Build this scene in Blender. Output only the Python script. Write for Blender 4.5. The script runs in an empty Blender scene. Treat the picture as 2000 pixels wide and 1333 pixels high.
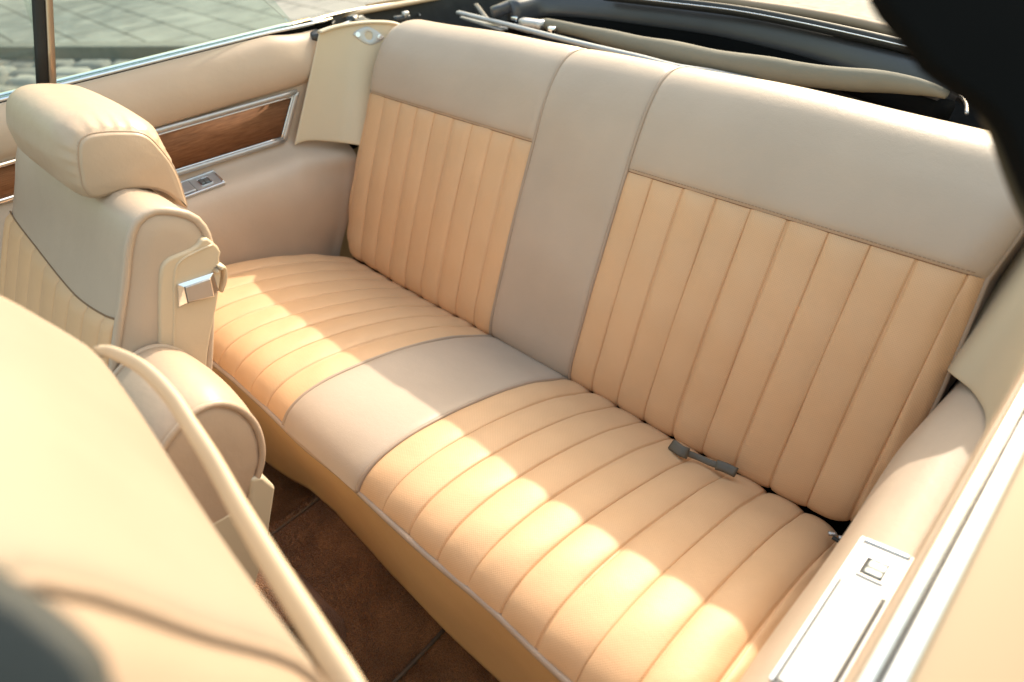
import bpy, math, random
import numpy as np
from mathutils import Vector
random.seed(4)
rng = np.random.default_rng(4)
C = bpy.context.scene.collection
sc = bpy.context.scene

# ------------------------------------------------------------------ camera
RW = np.array([[0.71565724, -0.39386496, 0.57680595],
               [0.69591562, 0.47241305, -0.54085799],
               [-0.05946564, 0.78847721, 0.6121826]])
CP = np.array([0.68899526, -0.68318139, 0.79057521])
cam_d = bpy.data.cameras.new('camera')
cam = bpy.data.objects.new('camera', cam_d)
C.objects.link(cam)
from mathutils import Matrix
M4 = Matrix([list(RW[i]) + [CP[i]] for i in range(3)] + [[0, 0, 0, 1]])
cam.matrix_world = M4
cam_d.sensor_width = 36
cam_d.lens = 36 * 1310.69 / 2000
cam_d.clip_start = 0.02
cam_d.clip_end = 500
cam_d.dof.use_dof = True
cam_d.dof.focus_distance = 1.0
cam_d.dof.aperture_fstop = 3.2
sc.camera = cam

# ------------------------------------------------------------------ light
SUN = Vector((-0.17, 0.765, 0.53)).normalized()
w = bpy.data.worlds.new("World"); sc.world = w; w.use_nodes = True
nt = w.node_tree; nt.nodes.clear()
sky = nt.nodes.new('ShaderNodeTexSky'); sky.sky_type = 'NISHITA'; sky.sun_disc = False
sky.sun_elevation = math.asin(SUN.z); sky.sun_rotation = math.atan2(SUN.x, SUN.y)
sky.dust_density = 4; sky.air_density = 2.5; sky.ozone_density = 1.0
bg = nt.nodes.new('ShaderNodeBackground'); bg.inputs[1].default_value = 0.15
ow = nt.nodes.new('ShaderNodeOutputWorld')
nt.links.new(sky.outputs[0], bg.inputs[0]); nt.links.new(bg.outputs[0], ow.inputs[0])
sd = bpy.data.lights.new('sun', 'SUN'); sd.energy = 2.0; sd.angle = math.radians(0.7); sd.color = (1, .94, .80)
so = bpy.data.objects.new('sun', sd); C.objects.link(so)
so.rotation_euler = SUN.to_track_quat('Z', 'Y').to_euler(); so.location = (0, 3, 5)
sc.view_settings.view_transform = 'Standard'; sc.view_settings.look = 'None'
sc.view_settings.exposure = 1.34; sc.view_settings.gamma = 1
sc.render.engine = 'CYCLES'
sc.cycles.max_bounces = 8; sc.cycles.diffuse_bounces = 5; sc.cycles.transparent_max_bounces = 8

# ------------------------------------------------------------------ helpers
def ray(px, py):
    return RW @ np.array([px - 1000.0, -(py - 666.5), -1310.69])
def at(px, py, ax, val):
    d = ray(px, py); i = 'xyz'.index(ax)
    return CP + d * (val - CP[i]) / d[i]

def cr(pts, n):
    """smooth curve through pts, n samples evenly by length"""
    P = np.array(pts, float)
    if len(P) == 2:
        return P[0] + (P[1] - P[0]) * np.linspace(0, 1, n)[:, None]
    Q = np.vstack([2 * P[0] - P[1], P, 2 * P[-1] - P[-2]])
    out = []
    for i in range(1, len(Q) - 2):
        p0, p1, p2, p3 = Q[i - 1], Q[i], Q[i + 1], Q[i + 2]
        d0 = np.sqrt(np.linalg.norm(p1 - p0)) + 1e-9; d1 = np.sqrt(np.linalg.norm(p2 - p1)) + 1e-9; d2 = np.sqrt(np.linalg.norm(p3 - p2)) + 1e-9
        m1 = (p1 - p0) / d0 - (p2 - p0) / (d0 + d1) + (p2 - p1) / d1
        m2 = (p2 - p1) / d1 - (p3 - p1) / (d1 + d2) + (p3 - p2) / d2
        m1 = m1 * d1; m2 = m2 * d1
        for t in np.linspace(0, 1, 24, endpoint=False):
            out.append((2*t**3-3*t**2+1)*p1 + (t**3-2*t**2+t)*m1 + (-2*t**3+3*t**2)*p2 + (t**3-t**2)*m2)
    out.append(P[-1]); out = np.array(out)
    s = np.concatenate([[0], np.cumsum(np.linalg.norm(np.diff(out, axis=0), axis=1))])
    t = np.linspace(0, s[-1], n)
    return np.stack([np.interp(t, s, out[:, k]) for k in range(P.shape[1])], 1)

def crc(pts, n):
    """closed smooth curve"""
    P = [np.array(p, float) for p in pts]
    m = len(P)
    ext = P[-3:] + P + P[:4]
    c = cr(ext, n * 4)
    # cut out one lap, starting at P[0]
    e = np.array(ext)
    def near(p, lo, hi):
        seg = c[lo:hi]; return lo + int(np.argmin(np.linalg.norm(seg - p, axis=1)))
    i0 = near(P[0], 0, len(c) // 2); i1 = near(P[0], len(c) // 2, len(c))
    lap = c[i0:i1 + 1]
    s = np.concatenate([[0], np.cumsum(np.linalg.norm(np.diff(lap, axis=0), axis=1))])
    t = np.linspace(0, s[-1], n, endpoint=False)
    return np.stack([np.interp(t, s, lap[:, k]) for k in range(lap.shape[1])], 1)

def tag(o, label=None, cat=None, group=None, kind=None):
    if label: o['label'] = label
    if cat: o['category'] = cat
    if group: o['group'] = group
    if kind: o['kind'] = kind
    return o

def empty(name, loc, label, cat, group=None):
    o = bpy.data.objects.new(name, None); C.objects.link(o); o.location = loc
    o.empty_display_size = .05
    return tag(o, label, cat, group)

def mk(name, V, F, mat, parent=None, smooth=True, uv=None):
    me = bpy.data.meshes.new(name)
    me.from_pydata([tuple(map(float, v)) for v in V], [], [tuple(int(i) for i in f) for f in F])
    if uv is not None:
        l = me.uv_layers.new(name='UVMap')
        idx = np.zeros(len(me.loops), dtype=np.int32); me.loops.foreach_get('vertex_index', idx)
        l.data.foreach_set('uv', np.array(uv, dtype=np.float32)[idx].ravel())
    me.materials.append(mat)
    if smooth:
        me.polygons.foreach_set('use_smooth', [True] * len(me.polygons))
    me.update()
    o = bpy.data.objects.new(name, me); C.objects.link(o)
    if parent is not None:
        o.parent = parent
        bpy.context.view_layer.update()
        o.matrix_parent_inverse = parent.matrix_world.inverted()
    return o

def gridfaces(nv, nu, closeu=False, flip=False, base=0):
    F = []
    for j in range(nv - 1):
        for i in range(nu if closeu else nu - 1):
            a = base + j * nu + i; b = base + j * nu + (i + 1) % nu; c_ = b + nu; d = a + nu
            F.append((a, d, c_, b) if flip else (a, b, c_, d))
    return F

def grid(name, P, mat, parent=None, uv=None, flip=False, solid=0, smooth=True):
    P = np.asarray(P); nv, nu = P.shape[:2]
    o = mk(name, P.reshape(-1, 3), gridfaces(nv, nu, flip=flip), mat, parent, smooth,
           None if uv is None else np.asarray(uv).reshape(-1, 2))
    if solid:
        m = o.modifiers.new('s', 'SOLIDIFY'); m.thickness = solid; m.offset = -1
    return o

def tube_geo(pts, r, seg=10, sq=None, closed=False, up=None):
    """sweep; r scalar/array; sq=(a,b) gives a flat section a wide (along 'up'), b thick"""
    P = np.array(pts, float); n = len(P)
    T = np.gradient(P, axis=0) if not closed else np.roll(P, -1, 0) - np.roll(P, 1, 0)
    T /= np.linalg.norm(T, axis=1)[:, None] + 1e-12
    if up is None:
        u = np.array([0, 0, 1.0])
        if abs(T[0] @ u) > .9: u = np.array([1.0, 0, 0])
    else: u = np.array(up, float)
    V = []
    R_ = np.ones(n) * r if np.isscalar(r) else np.asarray(r)
    for i in range(n):
        if up is None:
            u = u - T[i] * (u @ T[i]); u /= np.linalg.norm(u); uu = u
        else:
            uu = u - T[i] * (u @ T[i]); uu /= np.linalg.norm(uu)
        s = np.cross(T[i], uu)
        for k in range(seg):
            a = 2 * math.pi * k / seg
            ca, sa = math.cos(a), math.sin(a)
            if sq:
                e = sq[2] if len(sq) > 2 else 2
                ca = math.copysign(abs(ca) ** (2 / e), ca); sa = math.copysign(abs(sa) ** (2 / e), sa)
                V.append(P[i] + uu * ca * sq[0] * R_[i] + s * sa * sq[1] * R_[i])
            else:
                V.append(P[i] + (uu * ca + s * sa) * R_[i])
    F = gridfaces(n, seg, closeu=True)
    if closed:
        for k in range(seg):
            F.append(((n - 1) * seg + k, (n - 1) * seg + (k + 1) % seg, (k + 1) % seg, k))
    else:
        F.append(tuple(range(seg))[::-1]); F.append(tuple((n - 1) * seg + k for k in range(seg)))
    return V, F

def tube(name, pts, r, mat, parent=None, n=None, **k):
    if n: pts = cr(pts, n)
    V, F = tube_geo(pts, r, **k)
    return mk(name, V, F, mat, parent)

def bevel(o, wd=.003, seg=3, ang=35):
    m = o.modifiers.new('b', 'BEVEL'); m.width = wd; m.segments = seg; m.limit_method = 'ANGLE'; m.angle_limit = math.radians(ang)
    return o

def box(name, lo, hi, mat, parent=None, bev=.002):
    x0, y0, z0 = lo; x1, y1, z1 = hi
    V = [(x0,y0,z0),(x1,y0,z0),(x1,y1,z0),(x0,y1,z0),(x0,y0,z1),(x1,y0,z1),(x1,y1,z1),(x0,y1,z1)]
    F = [(0,3,2,1),(4,5,6,7),(0,1,5,4),(1,2,6,5),(2,3,7,6),(3,0,4,7)]
    o = mk(name, V, F, mat, parent, smooth=False)
    if bev: bevel(o, bev)
    return o

def prism(name, poly, axis, a, b, mat, parent=None, bev=.004, seg=4, smooth=True, ang=30):
    """extrude a 2-D polygon (two remaining axes in order) from a to b along axis"""
    poly = [tuple(p) for p in poly]; n = len(poly)
    def P(p, t):
        if axis == 'x': return (t, p[0], p[1])
        if axis == 'y': return (p[0], t, p[1])
        return (p[0], p[1], t)
    V = [P(p, a) for p in poly] + [P(p, b) for p in poly]
    F = [tuple(range(n)), tuple(range(2 * n - 1, n - 1, -1))]
    F += [(i, i + n, (i + 1) % n + n, (i + 1) % n) for i in range(n)]
    o = mk(name, V, F, mat, parent, smooth=smooth)
    import bmesh
    bm = bmesh.new(); bm.from_mesh(o.data); bmesh.ops.recalc_face_normals(bm, faces=bm.faces); bm.to_mesh(o.data); bm.free()
    if bev:
        bevel(o, bev, seg, ang)
        wn = o.modifiers.new('w', 'WEIGHTED_NORMAL'); wn.keep_sharp = False
    return o

# ------------------------------------------------------------------ materials
def newmat(name):
    m = bpy.data.materials.new(name); m.use_nodes = True
    n = m.node_tree; b = n.nodes['Principled BSDF']
    return m, n, b

def leather(name, col, rough=.42, perf=False, grain=.35, var=.085, wrinkle=.0, hue2=None, crease=False):
    m, n, b = newmat(name)
    tc = n.nodes.new('ShaderNodeTexCoord')
    geo = n.nodes.new('ShaderNodeNewGeometry')
    no = n.nodes.new('ShaderNodeTexNoise'); no.inputs['Scale'].default_value = 7; no.inputs['Detail'].default_value = 5
    n.links.new(geo.outputs['Position'], no.inputs['Vector'])
    mix = n.nodes.new('ShaderNodeMix'); mix.data_type = 'RGBA'
    c2 = hue2 or tuple(c * (1 - var * 2.0) for c in col)
    mix.inputs[6].default_value = (*[min(1, c * (1 + var)) for c in col], 1); mix.inputs[7].default_value = (*c2, 1)
    n.links.new(no.outputs['Fac'], mix.inputs[0])
    last = mix.outputs[2]
    if perf or crease:
        uvs = n.nodes.new('ShaderNodeUVMap')
    n.links.new(last, b.inputs['Base Color'])
    # grain bump
    v = n.nodes.new('ShaderNodeTexVoronoi'); v.inputs['Scale'].default_value = 520; v.feature = 'DISTANCE_TO_EDGE'
    n.links.new(geo.outputs['Position'], v.inputs['Vector'])
    n2 = n.nodes.new('ShaderNodeTexNoise'); n2.inputs['Scale'].default_value = 26; n2.inputs['Detail'].default_value = 4
    n.links.new(geo.outputs['Position'], n2.inputs['Vector'])
    bmp = n.nodes.new('ShaderNodeBump'); bmp.inputs['Strength'].default_value = grain; bmp.inputs['Distance'].default_value = .0004
    n.links.new(v.outputs['Distance'], bmp.inputs['Height'])
    bm2 = n.nodes.new('ShaderNodeBump'); bm2.inputs['Strength'].default_value = .25 + wrinkle; bm2.inputs['Distance'].default_value = .003
    n3 = n.nodes.new('ShaderNodeTexNoise'); n3.inputs['Scale'].default_value = 90; n3.inputs['Detail'].default_value = 3; n3.inputs['Distortion'].default_value = 1.5
    n.links.new(geo.outputs['Position'], n3.inputs['Vector'])
    bm3 = n.nodes.new('ShaderNodeBump'); bm3.inputs['Strength'].default_value = .16; bm3.inputs['Distance'].default_value = .0012
    n.links.new(n3.outputs['Fac'], bm3.inputs['Height'])
    n.links.new(n2.outputs['Fac'], bm2.inputs['Height']); n.links.new(bmp.outputs[0], bm3.inputs['Normal']); n.links.new(bm3.outputs[0], bm2.inputs['Normal'])
    out = bm2.outputs[0]
    if perf:
        sep = n.nodes.new('ShaderNodeSeparateXYZ'); n.links.new(uvs.outputs[0], sep.inputs[0])
        def mth(op, a, b_=None):
            q = n.nodes.new('ShaderNodeMath'); q.operation = op
            for i, s in enumerate([a, b_]):
                if s is None: continue
                if isinstance(s, (int, float)): q.inputs[i].default_value = s
                else: n.links.new(s, q.inputs[i])
            return q.outputs[0]
        k = 2 * math.pi / .0034
        sx = mth('SINE', mth('MULTIPLY', sep.outputs[0], k)); sy = mth('SINE', mth('MULTIPLY', sep.outputs[1], k))
        h = mth('MULTIPLY', sx, sy)
        hole = mth('GREATER_THAN', h, .45)
        mx = n.nodes.new('ShaderNodeMix'); mx.data_type = 'RGBA'
        n.links.new(mth('MULTIPLY', hole, .26), mx.inputs[0]); n.links.new(last, mx.inputs[6])
        mx.inputs[7].default_value = (col[0] * .45, col[1] * .38, col[2] * .3, 1)
        n.links.new(mx.outputs[2], b.inputs['Base Color'])
        b3 = n.nodes.new('ShaderNodeBump'); b3.inputs['Strength'].default_value = .25; b3.inputs['Distance'].default_value = .0004; b3.invert = True
        n.links.new(h, b3.inputs['Height']); n.links.new(out, b3.inputs['Normal']); out = b3.outputs[0]
    n.links.new(out, b.inputs['Normal'])
    rn = n.nodes.new('ShaderNodeMapRange'); rn.inputs[3].default_value = rough - .07; rn.inputs[4].default_value = rough + .09
    n.links.new(n2.outputs['Fac'], rn.inputs[0]); n.links.new(rn.outputs[0], b.inputs['Roughness'])
    b.inputs['Specular IOR Level'].default_value = .45
    return m

def plain(name, col, rough=.5, metal=0, noise=0, nscale=30, bump=0, spec=.5, coat=0):
    m, n, b = newmat(name)
    b.inputs['Base Color'].default_value = (*col, 1); b.inputs['Roughness'].default_value = rough
    b.inputs['Metallic'].default_value = metal; b.inputs['Specular IOR Level'].default_value = spec
    b.inputs['Coat Weight'].default_value = coat
    if noise or bump:
        geo = n.nodes.new('ShaderNodeNewGeometry')
        no = n.nodes.new('ShaderNodeTexNoise'); no.inputs['Scale'].default_value = nscale; no.inputs['Detail'].default_value = 6
        n.links.new(geo.outputs['Position'], no.inputs['Vector'])
        if noise:
            mix = n.nodes.new('ShaderNodeMix'); mix.data_type = 'RGBA'
            mix.inputs[6].default_value = (*[c * (1 - noise) for c in col], 1); mix.inputs[7].default_value = (*[min(1, c * (1 + noise)) for c in col], 1)
            n.links.new(no.outputs['Fac'], mix.inputs[0]); n.links.new(mix.outputs[2], b.inputs['Base Color'])
            rn = n.nodes.new('ShaderNodeMapRange'); rn.inputs[3].default_value = max(.02, rough * .75); rn.inputs[4].default_value = min(1, rough * 1.25)
            n.links.new(no.outputs['Fac'], rn.inputs[0]); n.links.new(rn.outputs[0], b.inputs['Roughness'])
        if bump:
            bp = n.nodes.new('ShaderNodeBump'); bp.inputs['Strength'].default_value = bump; bp.inputs['Distance'].default_value = .002
            n.links.new(no.outputs['Fac'], bp.inputs['Height']); n.links.new(bp.outputs[0], b.inputs['Normal'])
    return m

TAUPE = leather('taupe_leather', (.50, .38, .285), .40, grain=.5)
TAN = leather('tan_perforated_leather', (.74, .45, .245), .45, perf=True)
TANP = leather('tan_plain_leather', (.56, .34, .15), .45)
SKIRT = leather('tan_skirt_vinyl', (.74, .50, .26), .45)
PIPE = leather('piping_leather', (.42, .30, .215), .4)
STITCH = plain('seam_thread', (.22, .12, .06), .8)
CREAM = plain('cream_plastic', (.58, .48, .34), .42, noise=.05, nscale=12, bump=.03)
CREAMV = leather('cream_vinyl', (.60, .47, .325), .42)
COVER = leather('rear_cover_vinyl', (.31, .255, .20), .8)
COVER.node_tree.nodes['Principled BSDF'].inputs['Specular IOR Level'].default_value = .12
CHROME = plain('chrome', (.82, .82, .83), .12, 1, noise=.04, nscale=60)
SATIN = plain('brushed_steel', (.50, .48, .47), .42, .85, noise=.10, nscale=80)
BLACK = plain('black_rubber', (.012, .012, .012), .6, bump=.1)
VOID = plain('matte_black', (.006, .006, .006), .95, spec=.05)  # dead black for real black parts and for shade in gaps
DARKMETAL = plain('dark_painted_steel', (.05, .052, .055), .45, .3, noise=.3, nscale=40)
GREYPL = plain('grey_satin_vinyl', (.045, .045, .052), .36, noise=.15, nscale=15, bump=.1, spec=.6)
BRIGHT = plain('bright_anodised', (.56, .55, .53), .5, .45, noise=.05, nscale=60)
DARKCH = plain('grey_chrome', (.26, .28, .28), .3, .8)
SILV = plain('silver_trim', (.27, .285, .30), .4, .4, noise=.12)
CANVAS = leather('beige_canvas', (.20, .175, .13), .85, grain=.6, wrinkle=.5)
PAINT = plain('tan_metallic_paint', (.36, .245, .14), .45, .0, noise=.03, nscale=5, coat=.3)
GREYST = plain('grey_buckle_plastic', (.10, .08, .055), .5, noise=.15, nscale=50)
CARPET, n_, b_ = newmat('brown_carpet')
geo = n_.nodes.new('ShaderNodeNewGeometry')
a1 = n_.nodes.new('ShaderNodeTexNoise'); a1.inputs['Scale'].default_value = 420; a1.inputs['Detail'].default_value = 3
a2 = n_.nodes.new('ShaderNodeTexNoise'); a2.inputs['Scale'].default_value = 14; a2.inputs['Detail'].default_value = 5
for q in (a1, a2): n_.links.new(geo.outputs['Position'], q.inputs['Vector'])
ad = n_.nodes.new('ShaderNodeMath'); ad.operation = 'MULTIPLY'; n_.links.new(a1.outputs['Fac'], ad.inputs[0]); n_.links.new(a2.outputs['Fac'], ad.inputs[1])
rp = n_.nodes.new('ShaderNodeValToRGB'); rp.color_ramp.elements[0].position = .12; rp.color_ramp.elements[0].color = (.15, .068, .03, 1)
rp.color_ramp.elements[1].position = .42; rp.color_ramp.elements[1].color = (.50, .25, .12, 1)
n_.links.new(ad.outputs[0], rp.inputs[0]); n_.links.new(rp.outputs[0], b_.inputs['Base Color'])
bp = n_.nodes.new('ShaderNodeBump'); bp.inputs['Distance'].default_value = .006; bp.inputs['Strength'].default_value = .9
n_.links.new(a1.outputs['Fac'], bp.inputs['Height']); n_.links.new(bp.outputs[0], b_.inputs['Normal'])
b_.inputs['Roughness'].default_value = 1; b_.inputs['Specular IOR Level'].default_value = .1; b_.inputs['Sheen Weight'].default_value = .3

WOOD, n_, b_ = newmat('walnut_veneer')
geo = n_.nodes.new('ShaderNodeNewGeometry')
mp = n_.nodes.new('ShaderNodeMapping'); mp.inputs['Scale'].default_value = (60, 26, 420); n_.links.new(geo.outputs['Position'], mp.inputs['Vector'])
mp.inputs['Rotation'].default_value = (math.radians(0), 0, 0)
a1 = n_.nodes.new('ShaderNodeTexNoise'); a1.inputs['Scale'].default_value = 1; a1.inputs['Detail'].default_value = 6; a1.inputs['Roughness'].default_value = .7
n_.links.new(mp.outputs[0], a1.inputs['Vector'])
rp = n_.nodes.new('ShaderNodeValToRGB'); rp.color_ramp.elements[0].position = .3; rp.color_ramp.elements[0].color = (.13, .055, .025, 1)
rp.color_ramp.elements[1].position = .68; rp.color_ramp.elements[1].color = (.27, .125, .06, 1)
n_.links.new(a1.outputs['Fac'], rp.inputs[0]); n_.links.new(rp.outputs[0], b_.inputs['Base Color']); b_.inputs['Roughness'].default_value = .7; b_.inputs['Specular IOR Level'].default_value = .15

GLASS, n_, b_ = newmat('tinted_glass')
n_.nodes.remove(b_)
tr = n_.nodes.new('ShaderNodeBsdfTransparent'); tr.inputs[0].default_value = (.84, .91, .885, 1)
gl = n_.nodes.new('ShaderNodeBsdfGlossy'); gl.inputs['Roughness'].default_value = .02
fr = n_.nodes.new('ShaderNodeFresnel'); fr.inputs[0].default_value = 1.5
ms = n_.nodes.new('ShaderNodeMixShader')
n_.links.new(fr.outputs[0], ms.inputs[0]); n_.links.new(tr.outputs[0], ms.inputs[1]); n_.links.new(gl.outputs[0], ms.inputs[2])
n_.links.new(ms.outputs[0], n_.nodes['Material Output'].inputs[0])

# ------------------------------------------------------------------ street outside
GZ = -.42
k0 = at(0, 111, 'z', GZ); k1 = at(310, 111, 'z', GZ)
kd = (k1 - k0); kd[2] = 0; kd /= np.linalg.norm(kd); kn = np.array([-kd[1], kd[0], 0.])   # away from the car
def groundmat(name, slab):
    m, n, b = newmat(name)
    geo = n.nodes.new('ShaderNodeNewGeometry')
    no = n.nodes.new('ShaderNodeTexNoise'); no.inputs['Scale'].default_value = 3; no.inputs['Detail'].default_value = 9; no.inputs['Roughness'].default_value = .65
    n.links.new(geo.outputs['Position'], no.inputs['Vector'])
    rp = n.nodes.new('ShaderNodeValToRGB'); rp.color_ramp.elements[0].position = .25; rp.color_ramp.elements[1].position = .75
    if slab:
        rp.color_ramp.elements[0].color = (.23, .22, .20, 1); rp.color_ramp.elements[1].color = (.35, .335, .30, 1)
    else:
        rp.color_ramp.elements[0].color = (.10, .095, .08, 1); rp.color_ramp.elements[1].color = (.2, .19, .16, 1)
    n.links.new(no.outputs['Fac'], rp.inputs[0]); last = rp.outputs[0]
    if slab:
        mp = n.nodes.new('ShaderNodeMapping'); mp.inputs['Rotation'].default_value = (0, 0, math.radians(2))
        n.links.new(geo.outputs['Position'], mp.inputs['Vector'])
        br = n.nodes.new('ShaderNodeTexBrick'); br.inputs['Scale'].default_value = 1; br.inputs['Brick Width'].default_value = .62
        br.inputs['Row Height'].default_value = .335; br.inputs['Mortar Size'].default_value = .009; br.offset = .5
        br.inputs['Color1'].default_value = (1, 1, 1, 1); br.inputs['Color2'].default_value = (.9, .9, .9, 1); br.inputs['Mortar'].default_value = (.22, .22, .2, 1)
        n.links.new(mp.outputs[0], br.inputs['Vector'])
        mx = n.nodes.new('ShaderNodeMix'); mx.data_type = 'RGBA'; mx.blend_type = 'MULTIPLY'; mx.inputs[0].default_value = 1
        n.links.new(last, mx.inputs[6]); n.links.new(br.outputs['Color'], mx.inputs[7]); last = mx.outputs[2]
    n.links.new(last, b.inputs['Base Color']); b.inputs['Roughness'].default_value = .9
    return m
SLAB = groundmat('pavement_slabs', True); JOINT = groundmat('road_joint_dirt', False)
STONE = plain('granite_sett', (.22, .205, .185), .75, noise=.35, nscale=9, bump=.5)
n_ = STONE.node_tree
g_ = n_.nodes.new('ShaderNodeNewGeometry'); hs = n_.nodes.new('ShaderNodeHueSaturation')
mr = n_.nodes.new('ShaderNodeMapRange'); mr.inputs[3].default_value = .65; mr.inputs[4].default_value = 1.35
n_.links.new(g_.outputs['Random Per Island'], mr.inputs[0]); n_.links.new(mr.outputs[0], hs.inputs['Value'])
pb = n_.nodes['Principled BSDF']; src = pb.inputs['Base Color'].links[0].from_socket
n_.links.new(src, hs.inputs['Color']); n_.links.new(hs.outputs[0], pb.inputs['Base Color'])
KERBM = plain('granite_kerb', (.20, .19, .165), .85, noise=.3, nscale=14, bump=.4)
def K(a, b, z): return k0 * np.array([1, 1, 0]) + kd * a + kn * b + np.array([0, 0, z])
# road sheet to the horizon
o = mk('road', [(-200, -200, GZ - .02), (200, -200, GZ - .02), (200, 200, GZ - .02), (-200, 200, GZ - .02)], [(0, 1, 2, 3)], JOINT, smooth=False); tag(o, kind='structure')
# pavement beyond the kerb
def slabbox(name, b0, b1, z0, z1, mat, a0=-150, a1=150, bev=0):
    V = [K(a0, b0, z0), K(a1, b0, z0), K(a1, b1, z0), K(a0, b1, z0), K(a0, b0, z1), K(a1, b0, z1), K(a1, b1, z1), K(a0, b1, z1)]
    o = mk(name, V, [(0,3,2,1),(4,5,6,7),(0,1,5,4),(1,2,6,5),(2,3,7,6),(3,0,4,7)], mat, smooth=False)
    if bev: bevel(o, bev)
    return tag(o, kind='structure')
slabbox('kerb', 0, .14, GZ - .1, GZ + .072, KERBM, -12, 12, .008)
slabbox('pavement', .144, 150, GZ - .1, GZ + .068, SLAB)
# granite setts in the road
V = []; F = []
for r_ in range(0, 12):
    b = -.07 - r_ * .19; a = -2.4 + rng.uniform(0, .2)
    while a < 3.2:
        L = rng.uniform(.20, .36); W_ = .178 + rng.uniform(-.02, .01); h = GZ - .006 + rng.uniform(-.010, .010)
        base = len(V); nn = 6
        skew = rng.uniform(-.03, .03)
        for jj in range(nn):
            for ii in range(nn):
                u = -1 + 2 * ii / (nn - 1); v_ = -1 + 2 * jj / (nn - 1)
                uu = math.copysign(1 - (1 - abs(u)) ** 1.5, u); vv = math.copysign(1 - (1 - abs(v_)) ** 1.5, v_)
                rr = max(abs(u), abs(v_)); zz = h + .007 * (1 - (uu * uu) ** 2) * (1 - (vv * vv) ** 2) - (.03 if rr > .99 else 0) + rng.uniform(-.004, .004)
                ccx = (1 - .06 * uu * uu * vv * vv)
                V.append(K(a + L / 2 + uu * (L / 2 - .004) * ccx + skew * vv, b - W_ / 2 + vv * (W_ / 2 - .003) * ccx + rng.uniform(-.008, .008), zz))
        F += gridfaces(nn, nn, base=base)
        a += L
o = mk('cobblestones', V, F, STONE); tag(o, kind='structure')

# street tree beyond the top of the picture, its shade dapples the pavement
tree = empty('street_tree', (-8.3, 6.6, GZ), 'leafy street tree on the pavement whose shade dapples the slabs', 'tree')
BARK = plain('bark', (.10, .075, .05), .9, noise=.3, bump=.6); LEAF = plain('leaf_green', (.06, .10, .03), .6, noise=.4, nscale=3)
Vt = []; Ft = []
def addt(pts, rr):
    v, f = tube_geo(pts, rr, seg=8); Ft.extend([tuple(i + len(Vt) for i in q) for q in f]); Vt.extend(v)
tb = np.array([-8.3, 6.6, GZ])
addt([tb + np.array(q) for q in [(0, 0, -.05), (.03, .02, 1), (-.02, .05, 2), (.05, 0, 3), (0, 0, 4.6)]], np.array([.16, .13, .11, .08, .03]))
cl = []
for k in range(16):
    a = k * 2.4; h = 2.0 + k * .16; L = 1.9 - k * .06
    e = tb + np.array([math.cos(a) * L, math.sin(a) * L, h + .9]); b0 = tb + np.array([0, 0, h])
    addt([b0, (b0 + e) / 2 + [0, 0, .15], e], np.array([.05, .035, .01])); cl += [e, (b0 + e) / 2 + [0, 0, .2], b0 + (e - b0) * .8]
mk('trunk', Vt, Ft, BARK, tree)
Vl = []; Fl = []
for c0 in cl:
    for q in range(46):
        p = c0 + rng.normal(0, .26, 3); u = rng.normal(0, 1, 3); u /= np.linalg.norm(u); v = np.cross(u, rng.normal(0, 1, 3)); v /= np.linalg.norm(v)
        b_i = len(Vl); Vl += [p - u * .07, p + v * .035, p + u * .07, p - v * .035]; Fl.append((b_i, b_i + 1, b_i + 2, b_i + 3))
mk('crown', Vl, Fl, LEAF, tree, smooth=False)

# ------------------------------------------------------------------ rear bench seat
seat = empty('rear_bench_seat', (0, 0, -.2), 'wide tan and taupe leather rear bench with pleated panels', 'seat')
BP = cr([(.055, -.022), (.022, -.016), (.004, .000), (.006, .026), (.027, .08), (.065, .17), (.107, .26), (.1456, .3406), (.172, .393), (.198, .432), (.228, .459), (.262, .467), (.298, .456), (.325, .426), (.335, .38), (.338, .30)], 400)
BS = np.concatenate([[0], np.cumsum(np.linalg.norm(np.diff(BP, axis=0), axis=1))])
def frame2(Pf, Sf, s):
    s = np.clip(s, 0, Sf[-1])
    p = np.stack([np.interp(s, Sf, Pf[:, 0]), np.interp(s, Sf, Pf[:, 1])], -1)
    e = .004
    q = np.stack([np.interp(np.clip(s + e, 0, Sf[-1]), Sf, Pf[:, 0]), np.interp(np.clip(s + e, 0, Sf[-1]), Sf, Pf[:, 1])], -1)
    r = np.stack([np.interp(np.clip(s - e, 0, Sf[-1]), Sf, Pf[:, 0]), np.interp(np.clip(s - e, 0, Sf[-1]), Sf, Pf[:, 1])], -1)
    t = q - r; t /= np.linalg.norm(t, axis=-1)[..., None] + 1e-12
    return p, np.stack([-t[..., 1], t[..., 0]], -1)       # normal to the left of travel
sSeam = BS[np.argmin(np.linalg.norm(BP - np.array([.1456, .3406]), axis=1))]
sEnd = BS[-1]
wz_s = [0, .05, .10, .18, .30, sSeam, sSeam + .06, sSeam + .11, sSeam + .15, sSeam + .19, sEnd]
wz_w = [.585, .60, .612, .618, .615, .606, .604, .600, .592, .578, .56]
def bw(s, sg=0): return np.interp(s, wz_s, wz_w) + np.where(np.asarray(sg) > 0, .022, .006) * np.clip((s - sSeam) / .14, 0, 1)
XC = .100; PP = .0547; Q0 = .1493
seams = [Q0 + k * PP for k in range(9)]
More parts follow.
